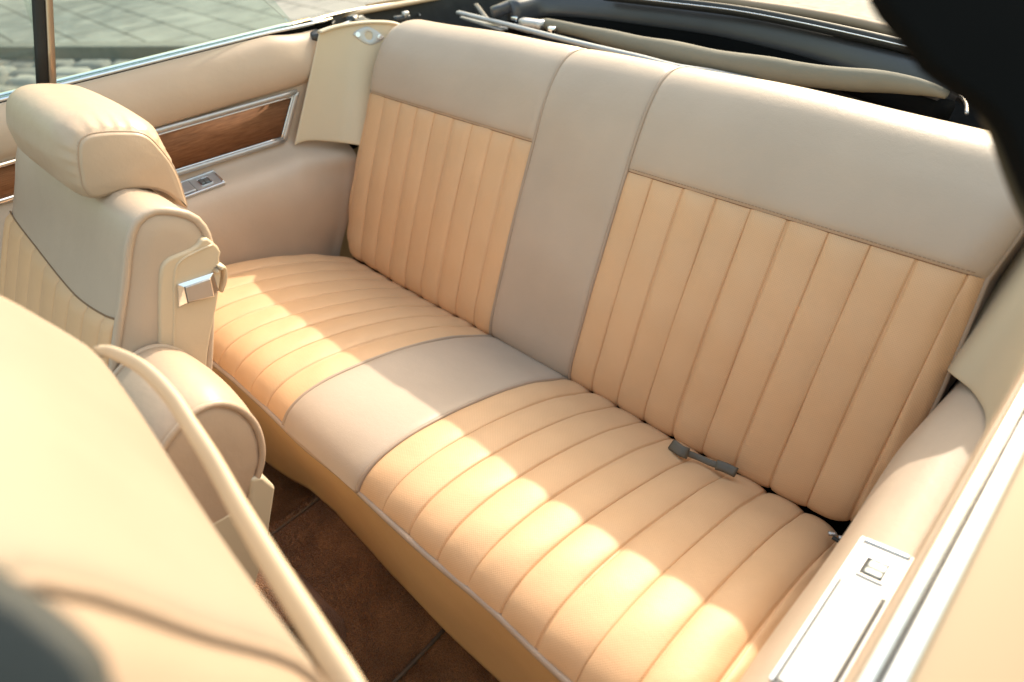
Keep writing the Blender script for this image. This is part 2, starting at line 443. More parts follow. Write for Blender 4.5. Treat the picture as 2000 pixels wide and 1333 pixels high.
def bpoint(x, s, off):
    """backrest surface; x,s,off arrays"""
    p, n = frame2(BP, BS, s)
    wd = bw(s, x); r = .042
    e = np.clip((np.abs(x) - (wd - r)) / r, 0, 1)
    drop = r * .7 * (1 - np.sqrt(np.clip(1 - e * e, 0, 1)))
    o_ = off - drop
    top_ = np.clip((s - sSeam) / .12, 0, 1)
    dr_ = .013 * np.clip((np.abs(x) - .22) / .33, 0, 1.2) ** 1.6 * top_ * (x > 0) + .004 * np.clip((np.abs(x) - .3) / .25, 0, 1) * top_ * (x < 0)
    lift = .014 * np.clip((np.abs(x) - .36) / .24, 0, 1) ** 2 * np.clip(1 - s / .16, 0, 1)
    return np.stack([x, p[..., 0] + n[..., 0] * o_ + lift * .6, p[..., 1] + n[..., 1] * o_ + lift - dr_], -1)
def tsamples():
    t = [0, .012, .025, .045, .075, .12, .18, .26, .36, .5]
    return np.array(t + [1 - q for q in t[::-1][1:]])
def pleat_cols(edge_list):
    """edge_list: fractional boundaries -> columns with (interval index, t)"""
    cols = []
    for i in range(len(edge_list) - 1):
        for t in tsamples()[(1 if i else 0):]:
            cols.append((i, t))
    return cols
def puff(t, p=2.6): return 1 - np.abs(2 * t - 1) ** p
def pleated(name, side, pointf, widthf, s0, s1, ns, amp, parent, fade0=.01, fade1=.01, mat=None, wr=0):
    svals = np.concatenate([s0 + (s1 - s0) * np.array([0, .004, .01, .02, .035]), np.linspace(s0 + (s1 - s0) * .05, s1 - (s1 - s0) * .05, ns), s1 - (s1 - s0) * np.array([.035, .02, .01, .004, 0])])
    cols = pleat_cols([0] * (len(seams) + 2))
    P = np.zeros((len(svals), len(cols), 3)); UV = np.zeros((len(svals), len(cols), 2))
    ph = rng.uniform(0, 6, (len(seams) + 1, 3))
    for j, s in enumerate(svals):
        e = [XC] + seams + [float(widthf(s))]
        xs = np.array([e[i] + (e[i + 1] - e[i]) * t for i, t in cols])
        tt = np.array([t for i, t in cols]); ii = np.array([i for i, t in cols])
        # seams wander a little by hand
        xs = xs + .0012 * np.sin(9 * s + ph[ii, 0]) * (xs < e[-1] - .02) * (xs > XC + .02)
        a = amp * (1 - math.exp(-(s - s0) / fade0)) * (1 - math.exp(-(s1 - s) / fade1)) * (1 + .22 * np.sin(5 * s + ph[ii, 0] * 2) + .12 * np.sin(ph[ii, 1] * 3))
        wdt = np.array([e[i + 1] - e[i] for i in ii]) / PP
        off = a * puff(tt) * np.clip(wdt, .4, 1) + .0005 * np.sin(31 * s + ph[ii, 1]) * puff(tt) + .0005 * np.sin(73 * s + ph[ii, 2] + 3 * tt) * puff(tt) + .0011 * np.exp(-((ii - len(seams)) / .8) ** 2) * np.sin(58 * s + 5 * tt) * puff(tt)
        grv = np.minimum(tt, 1 - tt) * wdt * PP
        off = off - .0022 * np.exp(-(grv / .0011) ** 2) * (1 - math.exp(-(s - s0) / .006))
        P[j] = pointf(side * xs, np.full(len(xs), s), off)
        UV[j, :, 0] = xs; UV[j, :, 1] = s
    return grid(name, P, mat or TAN, parent, UV, flip=(side > 0))

# smooth leather of the backrest: left and right top covers are one wrap with the centre panel between
def cover(name, x0f, x1f, s0, s1, nx, ns, amp, parent, pointf, mat=TAUPE, flip=False, edges=(1, 1, 1, 0)):
    u = np.linspace(0, 1, nx); u = .5 - .5 * np.cos(np.pi * u) if True else u
    svals = s0 + (s1 - s0) * np.concatenate([[0, .004, .01, .02], np.linspace(.03, .97, ns), [.98, .99, .996, 1]])
    P = np.zeros((len(svals), nx, 3)); UV = np.zeros((len(svals), nx, 2))
    for j, s in enumerate(svals):
        a, b = float(x0f(s)), float(x1f(s)); xs = a + (b - a) * u
        off = np.full(nx, amp)
        if edges[0]: off = off * (1 - np.exp(-(np.abs(xs - a) / .006)))
        if edges[1]: off = off * (1 - np.exp(-(np.abs(xs - b) / .006)))
        if edges[2]: off = off * (1 - math.exp(-(s - s0) / .006))
        if edges[3]: off = off * (1 - math.exp(-(s1 - s) / .006))
        off = off + .0012 * np.sin(xs * 21 + s * 13) * np.sin(s * 19 + 1.3)
        P[j] = pointf(xs, np.full(nx, s), off); UV[j, :, 0] = xs; UV[j, :, 1] = s
    return grid(name, P, mat, parent, UV, flip=flip)

FLIPB = True
back = cover('backrest', lambda s: -XC, lambda s: XC, .0, sEnd, 40, 90, .005, seat, bpoint, flip=FLIPB)
for side in (-1, 1):
    f0 = (lambda s: XC) if side > 0 else (lambda s: -bw(s)); f1 = (lambda s: bw(s, 1)) if side > 0 else (lambda s: -XC)
    cover('top_roll', f0, f1, sSeam, sEnd, 60, 50, .006, seat, bpoint, flip=FLIPB, edges=(side > 0, side < 0, 1, 0))
    o = pleated('pleated_panel', side, bpoint, bw, .0, sSeam, 70, .0045, seat, .02, .008); 
    # boxing behind the outer edge
    sv = np.linspace(0, sEnd, 90); p, n = frame2(BP, BS, sv)
    P = np.zeros((90, 8, 3))
    for k in range(8):
        t = k / 7
        e = bpoint(side * bw(sv, side), sv, np.zeros(90))
        P[:, k] = e - np.stack([np.full(90, side * .006 * -math.sin(math.pi * t)), n[:, 0] * .13 * t, n[:, 1] * .13 * t], -1) * (1 if True else 0)
    P[:, :, 1] = np.minimum(P[:, :, 1], .345 + 0 * P[:, :, 1])
    grid('side_boxing', P, TAUPE, seat, flip=(side < 0))
    sv = np.linspace(.02, sEnd - .05, 120)
    tube('piping', bpoint(side * (bw(sv, side) - .001), sv, np.full(120, .001)), .0036, PIPE, seat)
    sv = np.linspace(.0, sEnd, 140)
    tube('piping', bpoint(side * np.full(140, XC), sv, np.full(140, .0012)), .0034, PIPE, seat)
    # horizontal seam line under the roll
    xs = np.linspace(XC, float(bw(sSeam)), 60) * side
    tube('seam', bpoint(xs, np.full(60, sSeam), np.full(60, -.0006)), .0011, STITCH, seat)

TH = plain('pale_thread', (.34, .23, .15), .8)
for side in (-1, 1):
    V = []; F = []
    for x_ in np.arange(XC + .006, float(bw(sSeam)) - .012, .0052):
        pp = bpoint(side * np.array([x_, x_ + .0034]), np.full(2, sSeam + .0045), np.full(2, .0042))
        v, f = tube_geo(pp, .0005, seg=5); F += [tuple(i + len(V) for i in q) for q in f]; V += list(v)
    mk('stitching', V, F, TH, seat)
# cushion
CPc = cr([(.05, -.075), (.022, -.035), (.000, -.003), (-.05, .028), (-.1, .055), (-.19, .088), (-.29, .112), (-.355, .119), (-.395, .115), (-.420, .103), (-.434, .086)], 300)
CS = np.concatenate([[0], np.cumsum(np.linalg.norm(np.diff(CPc, axis=0), axis=1))]); cEnd = CS[-1]
def cw(s): return np.interp(s, [0, .08, cEnd - .06, cEnd], [.575, .61, .615, .60])
def cpoint(x, s, off):
    p, n = frame2(CPc, CS, s); n = -n
    wd = cw(s); r = .06
    e = np.clip((np.abs(x) - (wd - r)) / r, 0, 1)
    drop = r * .6 * (1 - np.sqrt(np.clip(1 - e * e, 0, 1)))
    sag = .006 * np.exp(-((np.abs(x) - .36) / .14) ** 2) * np.exp(-((p[..., 0] + .15) / .12) ** 2)
    o_ = off - drop - sag
    return np.stack([x, p[..., 0] + n[..., 0] * o_, p[..., 1] + n[..., 1] * o_], -1)
cush = cover('cushion', lambda s: -.096, lambda s: .096, 0, cEnd, 40, 90, .005, seat, cpoint, flip=False)
XCs = XC
XC = .096
for side in (-1, 1):
    o = pleated('pleated_cushion_panel', side, cpoint, cw, 0, cEnd, 80, .0043, seat, .03, .02)
    o.data.flip_normals()
    sv = np.linspace(.0, cEnd, 140)
    tube('piping', cpoint(side * np.full(140, .096), sv, np.full(140, .0012)), .0034, PIPE, seat)
    sv = np.linspace(0, cEnd, 60); P = np.zeros((60, 6, 3)); e = cpoint(side * cw(sv), sv, np.zeros(60))
    for k in range(6): P[:, k] = e - np.array([side * .01 * k / 5, 0, .12 * k / 5])
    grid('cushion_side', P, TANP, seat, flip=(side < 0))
XC = XCs
xs = np.linspace(-.6, .6, 200)
fw = cpoint(xs, np.full(200, cEnd), np.zeros(200)); fw[:, 2] += .0012 * np.sin(xs * 40) - .004 * np.exp(-(xs / .07) ** 2) ; fw[:, 1] += .0015 * np.sin(xs * 23)
tube('front_piping', fw, .0042, PIPE, seat)
zb = np.interp(xs, [-.6, -.4, -.25, -.18, -.088, -.03, .06, .21, .4, .6], [-.23, -.225, -.185, -.155, -.137, -.15, -.182, -.185, -.19, -.19])
P = np.zeros((26, 200, 3))
for k in range(26):
    t = k / 25
    P[k, :, 0] = xs * (1 - .01 * t); P[k, :, 1] = fw[:, 1] - .002 + .006 * math.sin(math.pi * min(1, t * 1.2)) * 0 + (.004 + .026 * t) + .0025 * np.sin(xs * 17 + t * 3) * math.sin(math.pi * t)
    P[k, :, 2] = (fw[:, 2] - .004) * (1 - t) + zb * t
grid('skirt', P, SKIRT, seat, flip=True, solid=.004)
# bench frame, and black fillers standing in for shade in the gaps behind
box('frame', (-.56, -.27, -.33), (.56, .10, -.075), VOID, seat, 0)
box('back_void_board', (-.54, .30, -.1), (.54, .352, .36), VOID, seat, .004)
box('rear_shade_fill', (-.665, -.03, -.30), (.68, .134, -.062), VOID, seat, 0)
box('lower_shade_fill', (-.655, .135, -.30), (.67, .20, .19), VOID, seat, .002)

# ------------------------------------------------------------------ floor
xs = np.linspace(-.95, .95, 90); ys = np.linspace(-1.6, .1, 80)
def fz(x, y):
    hump = .5 * (np.tanh((x + .235) / .045) - np.tanh((x - .10) / .055))
    return -.335 + .165 * hump + .03 * np.clip((y + .44) / .1, 0, 1) * 0
X, Y = np.meshgrid(xs, ys); Z = fz(X, Y)
PV = [tuple(q) for q in np.stack([X, Y, Z], -1).reshape(-1, 3)]; PF = gridfaces(80, 90)
NB = 70000
px_ = rng.uniform(-.60, .45, NB); py_ = rng.uniform(-.62, -.28, NB); pz_ = fz(px_, py_)
an = rng.uniform(0, 6.283, NB); ln = rng.uniform(.003, .0065, NB); tl = rng.normal(0, .0022, (NB, 2)); wdb = .0007
B0 = np.stack([px_ - wdb * np.cos(an), py_ - wdb * np.sin(an), pz_ - .001], 1); B1 = np.stack([px_ + wdb * np.cos(an), py_ + wdb * np.sin(an), pz_ - .001], 1)
B2 = np.stack([px_ + tl[:, 0], py_ + tl[:, 1], pz_ + ln], 1)
nb0 = len(PV); PV += [tuple(q) for q in np.stack([B0, B1, B2], 1).reshape(-1, 3)]; PF += [(nb0 + 3 * k, nb0 + 3 * k + 1, nb0 + 3 * k + 2) for k in range(NB)]
o = mk('carpet', PV, PF, CARPET); tag(o, kind='structure')
V = []; F = []
for x_ in (-.17, .135):
    pts = [(x_ + .01 * math.sin(y * 9), y, fz(x_, y) + .003) for y in np.linspace(-1.2, -.36, 30)]
    v, f = tube_geo(pts, .0036); F += [tuple(i + len(V) for i in q) for q in f]; V += list(v)
o = mk('carpet_binding', V, F, plain('grey_binding', (.12, .09, .07), .6)); tag(o, 'thin grey binding strips running along the brown carpet', 'carpet binding')

# ------------------------------------------------------------------ side trims
done_ = []
def sidetrim(s, dx, label):
    root = empty('side_trim', (s * .7, -.2, .3), label, 'side panel')
    y0 = -.43 if s < 0 else -.95
    ysA = np.linspace(y0, .112, 50)
    roll = cr([(.700, .474), (.690, .476), (.676, .466), (.666, .445), (.660, .42), (.660, .397), (.666, .380), (.676, .371)], 24)
    if s > 0: roll[:, 0] = .686 - (.700 - roll[:, 0]) * .16
    P = np.zeros((len(ysA), 24, 3))
    for j, y in enumerate(ysA):
        dz = -np.interp(y, [-.5, .0, .05, .08, .14], [0, 0, .009, .012, .012])
        bulge = .002 * math.exp(-((y - .0) / .05) ** 2) - .008 * np.clip((y - .03) / .08, 0, 1)
        P[j, :, 0] = s * (roll[:, 0] - bulge * (s < 0)); P[j, :, 1] = y; P[j, :, 2] = roll[:, 1] + dz * np.clip((roll[:, 1] - .38) / .09, 0, 1)
    grid('padded_roll', P, TAUPE, root, flip=(s < 0))
    pad = cr([(.676, .374), (.674, .33), (.672, .277), (.671, .270), (.665, .264), (.650, .2565), (.628, .249), (.609, .237), (.598, .214), (.590, .175), (.590, .12), (.598, .03), (.607, -.14)], 60)
    ysB = np.linspace(y0, .13, 60)
    P = np.zeros((len(ysB), 60, 3))
    for j, y in enumerate(ysB):
        fl = np.clip((y + .02) / .2, 0, 1)
        tt_ = (y - y0) / (.13 - y0); yend = np.clip((.006 if s < 0 else .075) + .40 * pad[:, 1], -.03, .13 if s < 0 else .19)
        yy_ = y0 + (yend - y0) * tt_ if True else y
        P[j, :, 0] = s * (pad[:, 0] + dx + .0015 * np.sin(y * 20 + pad[:, 1] * 30) + (.022 if s < 0 else .004) * np.clip((y + .04) / .14, 0, 1) ** 1.5 * np.clip((.27 - pad[:, 1]) / .06, 0, 1)); P[j, :, 1] = yy_
        P[j, :, 2] = pad[:, 1] - (.05 if s < 0 else .028) * fl * np.clip(pad[:, 1] / .2, 0, 1) * np.clip((.30 - pad[:, 1]) / .04, 0, 1) + .0015 * math.sin(y * 16)
    grid('armrest_panel', P, TAUPE, root, flip=(s < 0))
    # wood inlay with bright frame
    XW = s * (.669 + (dx if s < 0 else .024))
    c4 = [(-.425, .374), (.019, .363), (-.038, .276), (-.425, .289)]
    ins = [(-.42, .368), (.009, .358), (-.043, .282), (-.42, .295)]
    fr = prism('wood_inlay', ins, 'x', XW, s * (.678 + (dx if s < 0 else .034)), WOOD, root, bev=0)
    ring = [(XW - s * .002, *p) for p in [c4[0], c4[1], c4[2], c4[3]]]
    for a, b in ((0, 1), (1, 2), (2, 3)):
        pa, pb = np.array(ring[a]), np.array(ring[b])
        tube('bright_frame', pa + (pb - pa) * np.linspace(0, 1, 12)[:, None], 1, SATIN, fr, seg=12, sq=(.0052, .0042, 2.6), up=(0, .2, 1) if a != 1 else (0, 1, .2))
        nrm = np.array([0, pb[2] - pa[2], -(pb[1] - pa[1])]); nrm /= np.linalg.norm(nrm)
        nrm *= np.sign(nrm @ (np.array([0, -.2, .328]) - pa))
        tube('bright_bead', pa + nrm * .0068 + (pb - pa) * np.linspace(0.01, .99, 12)[:, None], .0018, CHROME, fr, seg=8)
    # switch plate lying on the slope of the armrest
    cen = np.array([s * (.643 + dx - (.006 if s > 0 else 0)), -.251 - (.008 if s > 0 else 0), .2575]); e1 = np.array([0, 1., 0]); e2 = np.array([s * .04, 0, .008 if s > 0 else .014]); e2 /= np.linalg.norm(e2)
    en = np.cross(e1, e2) * (-1); en = en * np.sign(en[2])
    def rbox(name, u0, u1, v0, v1, h0, h1, mat, parent, bev=.0015):
        V = [cen + e1 * a + e2 * b + en * c_ for c_ in (h0, h1) for a, b in ((u0, v0), (u1, v0), (u1, v1), (u0, v1))]
        o = mk(name, V, [(0,3,2,1),(4,5,6,7),(0,1,5,4),(1,2,6,5),(2,3,7,6),(3,0,4,7)], mat, parent, smooth=False)
        import bmesh
        bm = bmesh.new(); bm.from_mesh(o.data); bmesh.ops.recalc_face_normals(bm, faces=bm.faces); bm.to_mesh(o.data); bm.free()
        bevel(o, bev, 3); return o
    PM = SATIN if s < 0 else BRIGHT
    pl = rbox('switch_plate', -.13, .045, -.0225, .0225, -.012, .0025, PM, root, .002)
    for (u0, u1, v0, v1) in ((-.13, .045, -.0225, -.0185), (-.13, .045, .0185, .0225), (.041, .045, -.0185, .0185)):
        rbox('plate_rim', u0, u1, v0, v1, .002, .0048, CHROME, pl, .0012)
    rbox('lid_gap', -.0135, -.0100, -.0183, .0183, .002, .0030, BLACK, pl, .0002)
    for v0 in (-.0183, .0171): rbox('lid_gap', -.128, -.0135, v0, v0 + .0012, .002, .0030, BLACK, pl, .0002)
    rbox('ashtray_lid', -.128, -.012, -.0170, .0170, .002, .0068, PM, pl, .0020)
    rbox('switch_well', .003, .025, -.010, .010, .0024, .0034, BLACK, pl, .0003)
    for (u0, u1, v0, v1) in ((.002, .026, -.011, -.009), (.002, .026, .009, .011), (.002, .004, -.009, .009), (.024, .026, -.009, .009)):
        rbox('switch_bezel', u0, u1, v0, v1, .002, .0045, CHROME, pl, .0006)
    rbox('rocker_switch', .0055, .0125, -.0060, .0085, .003, .0060, DARKCH, pl, .0012)
    rbox('rocker_switch', .0140, .0225, -.0060, .0085, .003, .0048, DARKCH, pl, .0012)
    # cream pillar cover
    yb = [(.100, .462), (.135, .466), (.20, .462), (.30, .450), (.36, .44), (.36, .16), (.20, .20), (.165, .222), (.125, .238), (.09, .252), (.045, .263), (-.008, .262)]
    nA, nB = 50, 30
    P = np.zeros((nB, nA, 3))
    botc = cr([(.660, -.022, .262), (.656, .0, .264), (.650, .022, .260), (.641, .045, .253), (.625, .075, .243), (.600, .10, .235), (.580, .16, .20), (.575, .24, .14)], nA)
    topc = cr([(.662, .098, .464), (.659, .122, .467), (.654, .15, .468), (.646, .18, .467), (.634, .215, .464), (.618, .255, .456), (.610, .275, .446), (.602, .29, .43)], nA)
    for k in range(nB):
        t = k / (nB - 1); q = botc * (1 - t) + topc * t
        q[:, 0] = s * (q[:, 0] + dx); P[k] = q
    cv = grid('pillar_cover', P, CREAM, root, flip=(s < 0), solid=.004); bevel(cv, .0015, 2)
    lip = [(P[-1, k, 0] - s * .001, P[-1, k, 1], P[-1, k, 2] + .001) for k in range(0, nA, 3)]
    tube('top_flange', lip, 1, CREAM, cv, n=40, seg=12, sq=(.003, .009, 3), up=(0, 0, 1))
    # striker plate: lozenge with centre hole and two screws
    XP = 0.0; cy, cz = 0.0, 0.0
    n = 48; outl = []
    for k in range(n):
        a = 2 * math.pi * k / n; ca, sa = math.cos(a), math.sin(a)
        r_ = 1 / ((abs(ca) / .036) ** 1.35 + (abs(sa) / .0195) ** 1.35) ** (1 / 1.35)
        outl.append((cy + r_ * ca, cz + r_ * sa - .10 * r_ * ca))
    hole = [(cy + .0085 * math.cos(2 * math.pi * k / n), cz + .0085 * math.sin(2 * math.pi * k / n)) for k in range(n)]
    Vv = [(XP - s * .0, *p) for p in outl] + [(XP - s * .004, *( (np.array(p) - (cy, cz)) * .93 + (cy, cz))) for p in outl] + [(XP - s * .004, *p) for p in hole] + [(XP + s * .002, *p) for p in hole]
    Ff = gridfaces(4, n, closeu=True, flip=(s > 0))
    sp = mk('striker_plate', Vv, Ff, SATIN, cv, smooth=True)
    bevel(sp, .0005, 2, 25)
    def disc(name, y, z, r, x0, x1, mat, parent):
        Vd = [(x0, y + r * math.cos(t), z + r * math.sin(t)) for t in np.linspace(0, 2 * math.pi, 20, endpoint=False)] + [(x1, y + r * .8 * math.cos(t), z + r * .8 * math.sin(t)) for t in np.linspace(0, 2 * math.pi, 20, endpoint=False)]
        return mk(name, Vd, gridfaces(2, 20, closeu=True, flip=(s > 0)) + [tuple(range(20, 40)) if s > 0 else tuple(range(39, 19, -1))], mat, parent, smooth=False)
    disc('lock_hole', cy, cz, .0085, XP + s * .001, XP - s * .0008, BLACK, sp)
    disc('screw', cy - .024, cz + .0024, .0066, XP - s * .003, XP - s * .0062, CHROME, sp)
    disc('screw', cy + .024, cz - .0024, .0066, XP - s * .003, XP - s * .0062, CHROME, sp)
    disc('screw', -.040, .010, .005, XP + s * .002, XP - s * .002, CHROME, cv)
    Pm = P.copy(); Pm[..., 0] = -(s * Pm[..., 0] - dx)
    q3 = (Pm - CP) @ RW; prj = np.stack([1000 + 1310.69 * q3[..., 0] / -q3[..., 2], 666.5 - 1310.69 * q3[..., 1] / -q3[..., 2]], -1)
    dd = ((prj - np.array([720, 74])) ** 2).sum(-1); jj, ii = np.unravel_index(np.argmin(dd), dd.shape)
    th = Vector(P[jj, ii + 1] - P[jj, ii - 1]).normalized(); tv = Vector(P[jj + 1, ii] - P[jj - 1, ii]); tv = (tv - th * tv.dot(th)).normalized()
    nn_ = th.cross(tv); nn_ = nn_ * (-1 if nn_.x * s > 0 else 1)
    pc = Vector(P[jj, ii]) + nn_ * .001
    for ob in [q for q in bpy.data.objects if q.name.startswith(('striker_plate', 'lock_hole', 'screw')) and q.name not in done_]:
        for v in ob.data.vertices:
            x, y, z = v.co; v.co = pc + nn_ * (-s * x) + th * y + tv * z
        done_.append(ob.name)
    return root
sidetrim(-1, 0, 'beige leather trim with wood inlay and cream pillar cover beyond the far end of the bench')
sidetrim(1, .02, 'beige leather armrest and large bright switch plate beside the near end of the bench')

# far door trim, ahead of the quarter trim
dt = empty('door_trim', (-.68, -.9, .3), 'beige padded door trim with wood strip behind the far front seat', 'door panel')
ysD = np.linspace(-1.7, -.445, 40)
prof = cr([(.700, .474), (.690, .476), (.676, .466), (.666, .445), (.663, .42), (.665, .405), (.672, .395), (.674, .39)], 20)
P = np.zeros((40, 20, 3))
for j, y in enumerate(ysD): P[j, :, 0] = -prof[:, 0]; P[j, :, 1] = y; P[j, :, 2] = prof[:, 1]
grid('door_roll', P, TAUPE, dt, flip=True)
wd_ = prism('door_wood', [(-1.7, .34), (-.447, .338), (-.447, .388), (-1.7, .39)], 'x', -.672, -.684, WOOD, dt, bev=0)
for z in (.336, .391): tube('door_molding', [(-.671, -1.7, z), (-.671, -.447, z)], .005, CHROME, wd_, n=8)
P = np.zeros((40, 20, 3)); prof = cr([(.674, .332), (.66, .30), (.63, .25), (.61, .2), (.61, .05), (.63, -.3)], 20)
for j, y in enumerate(ysD): P[j, :, 0] = -prof[:, 0]; P[j, :, 1] = y; P[j, :, 2] = prof[:, 1]
grid('door_armrest', P, TAUPE, dt, flip=True)

# ------------------------------------------------------------------ car body (belt mouldings, outer skin, well)
body = empty('car_body', (0, .3, 0), 'tan painted open car body with bright belt mouldings around the seats', 'car body')
ysb = np.linspace(-1.8, .16, 40)
for s, dx in ((-1, 0), (1, -.013)):
    tube('inner_moulding', [(s * (.702 + dx), y, .4785 - np.interp(y, [.0, .1], [0, .004])) for y in ysb if s < 0 or y < .03], .0036 if s < 0 else .0030, CHROME, body)
    P = np.zeros((40, 4, 3))
    for j, y in enumerate(ysb):
        for k, (a, z) in enumerate(([(.703, .475), (.704, .455), (.719, .455), (.720, .476)] if s < 0 else [(.703, .472), (.704, .455), (.708, .455), (.709, .472)])): P[j, k] = (s * (a + dx), y, z)
    grid('window_slot', P, VOID, body, smooth=False)
    ysr = np.linspace(-1.8, .12, 30)
    tube('belt_moulding', [(s * ((.7295 if s < 0 else .7115) + dx), y, .478 if s < 0 else .4735) for y in ysr], 1, CHROME, body, seg=16, sq=(.0045, (.0095 if s < 0 else .0050), 2.5), up=(0, 0, 1))
    sk = cr([((.738 if s < 0 else .717), .472), (.745, .469), (.80, .452), (.86, .41), (.89, .33), (.90, .1), (.88, -.2)], 30)
    ysk = np.linspace(-1.8, 1.9, 60)
    P = np.zeros((60, 30, 3))
    for j, y in enumerate(ysk):
        dz = -np.interp(y, [.1, .5, 1.0, 1.9], [0, .02, .05, .12]); 
        P[j, :, 0] = s * (sk[:, 0] + dx + np.interp(y, [.2, .5], [.035, .05]) * (y > .2) * (sk[:, 0] < .76)); P[j, :, 1] = y; P[j, :, 2] = sk[:, 1] + dz
    grid('quarter_skin', P, PAINT, body, flip=(s < 0))
    # rim moulding of the folding-top well
    rim = cr([(s * .735, .12, .473), (s * .765, .2, .468), (s * .785, .30, .461), (s * .79, .42, .452), (s * .765, .56, .444), (s * .70, .68, .44), (s * .5, .78, .44), (0, .83, .445)], 80)
    tube('well_moulding', rim, 1, CHROME, body, seg=14, sq=(.004, .008, 2.5), up=(0, 0, 1))
    P = np.zeros((80, 6, 3))
    for k in range(6): P[:, k] = rim * np.array([1 - .012, 1, 1]) + np.array([0, -.006, -.003 - .06 * k])
    grid('well_wall', P, DARKMETAL, body)
for s in (-1, 1):
    prism('sun_block_wall', [(s * a, z) for a, z in [(.60, -.1), (.60, .25), (.645, .43), (.76, .43), (.76, -.1)]], 'y', .205, .22, VOID, body, bev=0, smooth=False)  # added black wall that blocks sun from the armrest pads
# deck behind the well
rimL = cr([(-.785, .30, .461), (-.79, .42, .452), (-.765, .56, .444), (-.70, .68, .44), (-.5, .78, .44), (0, .83, .445), (.5, .78, .44), (.70, .68, .44), (.765, .56, .444), (.79, .42, .452), (.785, .30, .461)], 120)
P = np.zeros((12, 120, 3))
for k in range(12):
    t = k / 11
    P[k] = rimL; P[k, :, 0] += np.sign(rimL[:, 0]) * 0; P[k, :, 1] += .008 + t * 1.4 * np.clip((rimL[:, 1] - .3) / .4, 0, 1); P[k, :, 2] += .004 + .012 * math.sin(math.pi * t) - .1 * t * t
grid('rear_deck', P, PAINT, body, flip=True)
box('well_floor', (-.76, .37, .10), (.76, .80, .12), VOID, body, 0)

# ------------------------------------------------------------------ far side window
win = empty('side_window', (-.71, -.3, .47), 'raised tinted side glass with dark rubber edge post beyond the far trim', 'window')
GX = -.709
def gp(px, py): return at(px, py, 'x', GX)
q = [gp(583, 42), gp(545, 10), gp(500, -30)]
top = .95
up_ = (q[1] - q[0]); up_ /= up_[2]
rb = q[0]; rt = rb + up_ * (top - rb[2])
post_b = gp(92, 163); post_t0 = gp(84, 0); pu = (post_t0 - post_b); pu /= pu[2]; post_t = post_b + pu * (top - post_b[2])
def pane(name, A, B, C_, D):
    T = np.array([.002, 0, 0]); V = [A + T, B + T, C_ + T, D + T, A - T, B - T, C_ - T, D - T]
    return mk(name, V, [(0,1,2,3),(7,6,5,4),(0,4,5,1),(1,5,6,2),(2,6,7,3),(3,7,4,0)], GLASS, win, smooth=False)
pane('quarter_glass', np.array([GX, post_b[1] + .002, .462]), np.array([GX, rb[1], .462]), rt, post_t + [0, .002, 0])
pane('door_glass', np.array([GX, -1.5, .462]), np.array([GX, post_b[1] - .008, .462]), post_t - [0, .008, 0], np.array([GX, -1.3, top]))
a = post_b - pu * .02
tube('rubber_seal', [a + np.array([.004, -.008, 0]), post_t + np.array([.004, -.008, 0])], 1, BLACK, win, n=8, seg=12, sq=(.0095, .006, 3), up=(0, 1, 0))
tube('bright_post', [a + np.array([.006, .0065, 0]), post_t + np.array([.006, .0065, 0])], 1, plain('bronze_trim', (.45, .33, .24), .3, .7), win, n=8, seg=12, sq=(.0058, .006, 3), up=(0, 1, 0))

# ------------------------------------------------------------------ folded convertible top
st = empty('folded_soft_top', (0, .55, .4), 'folded convertible roof in its well behind the bench with black bow and beige lining', 'soft top')
def trace(pts, ax, val): return [at(px, py, ax, v) for (px, py), v in zip(pts, val if hasattr(val, '__len__') else [val] * len(pts))]
# pale rail directly behind the backrest
tube('well_rail', trace([(895, 25), (1000, 51), (1062, 67), (1125, 83), (1180, 96), (1250, 112), (1325, 131), (1380, 139), (1470, 158)], 'z', .440), 1, SILV, st, n=50, seg=14, sq=(.0045, .007, 2.6), up=(0, 0, 1))
pts = cr(trace([(1050, 44), (1065, 47), (1125, 59), (1200, 77), (1275, 94), (1400, 120), (1520, 140), (1640, 154), (1740, 162), (1820, 176), (1850, 186)], 'z', [.44, .44, .44, .442, .445, .448, .45, .452, .452, .45, .447]), 90)
tube('lining_roll', pts, np.interp(np.linspace(0, 1, 90), [0, .03, .18, .45, .7, .87, .95, 1], [.006, .011, .013, .018, .019, .016, .012, .006]) * (1 + .05 * np.sin(np.linspace(0, 30, 90))), CANVAS, st, seg=18)
P = np.zeros((10, 60, 3)); A = cr(trace([(1100, 58), (1300, 104), (1500, 136), (1700, 158)], 'z', .437), 60); B = cr(trace([(1080, 30), (1300, 50), (1500, 84), (1700, 138)], 'z', .415), 60)
for k in range(10):
    t = k / 9; P[k] = A * (1 - t) + B * t; P[k, :, 2] -= .015 * math.sin(math.pi * t)
grid('lining_fold', P, CANVAS, st, solid=.003)
# black bow: big satin bar with padded underside
bowpx = [(1000, 26), (1060, 14), (1160, 18), (1280, 32), (1400, 48), (1500, 68), (1600, 92), (1700, 122), (1790, 150), (1860, 172)]
bow = cr(trace(bowpx, 'z', .448), 90)
tube('bow_edge_highlight', bow + np.array([0, .010, .0265]), .0012, SATIN, st)  # bright wire standing in for the highlight on the bow's top edge
tube('roof_bow', bow, 1, GREYPL, st, seg=24, sq=(.025, .022, 3.2), up=(0, .45, 1))
tube('bow_underpad', bow + np.array([0, -.010, -.034]), 1, VOID, st, seg=14, sq=(.020, .022, 3), up=(0, .3, 1))
tube('bow_welt', bow + np.array([0, -.030, -.050]), .0035, BLACK, st)
b2 = cr(trace([(1180, -8), (1300, 5), (1440, 22), (1560, 44), (1680, 70), (1800, 98)], 'z', .485), 60)
tube('upper_bow', b2, 1, BLACK, st, seg=16, sq=(.009, .014, 3), up=(0, .4, 1))
tube('bow_trim', b2 + np.array([0, -.014, .004]), .0012, CHROME, st)
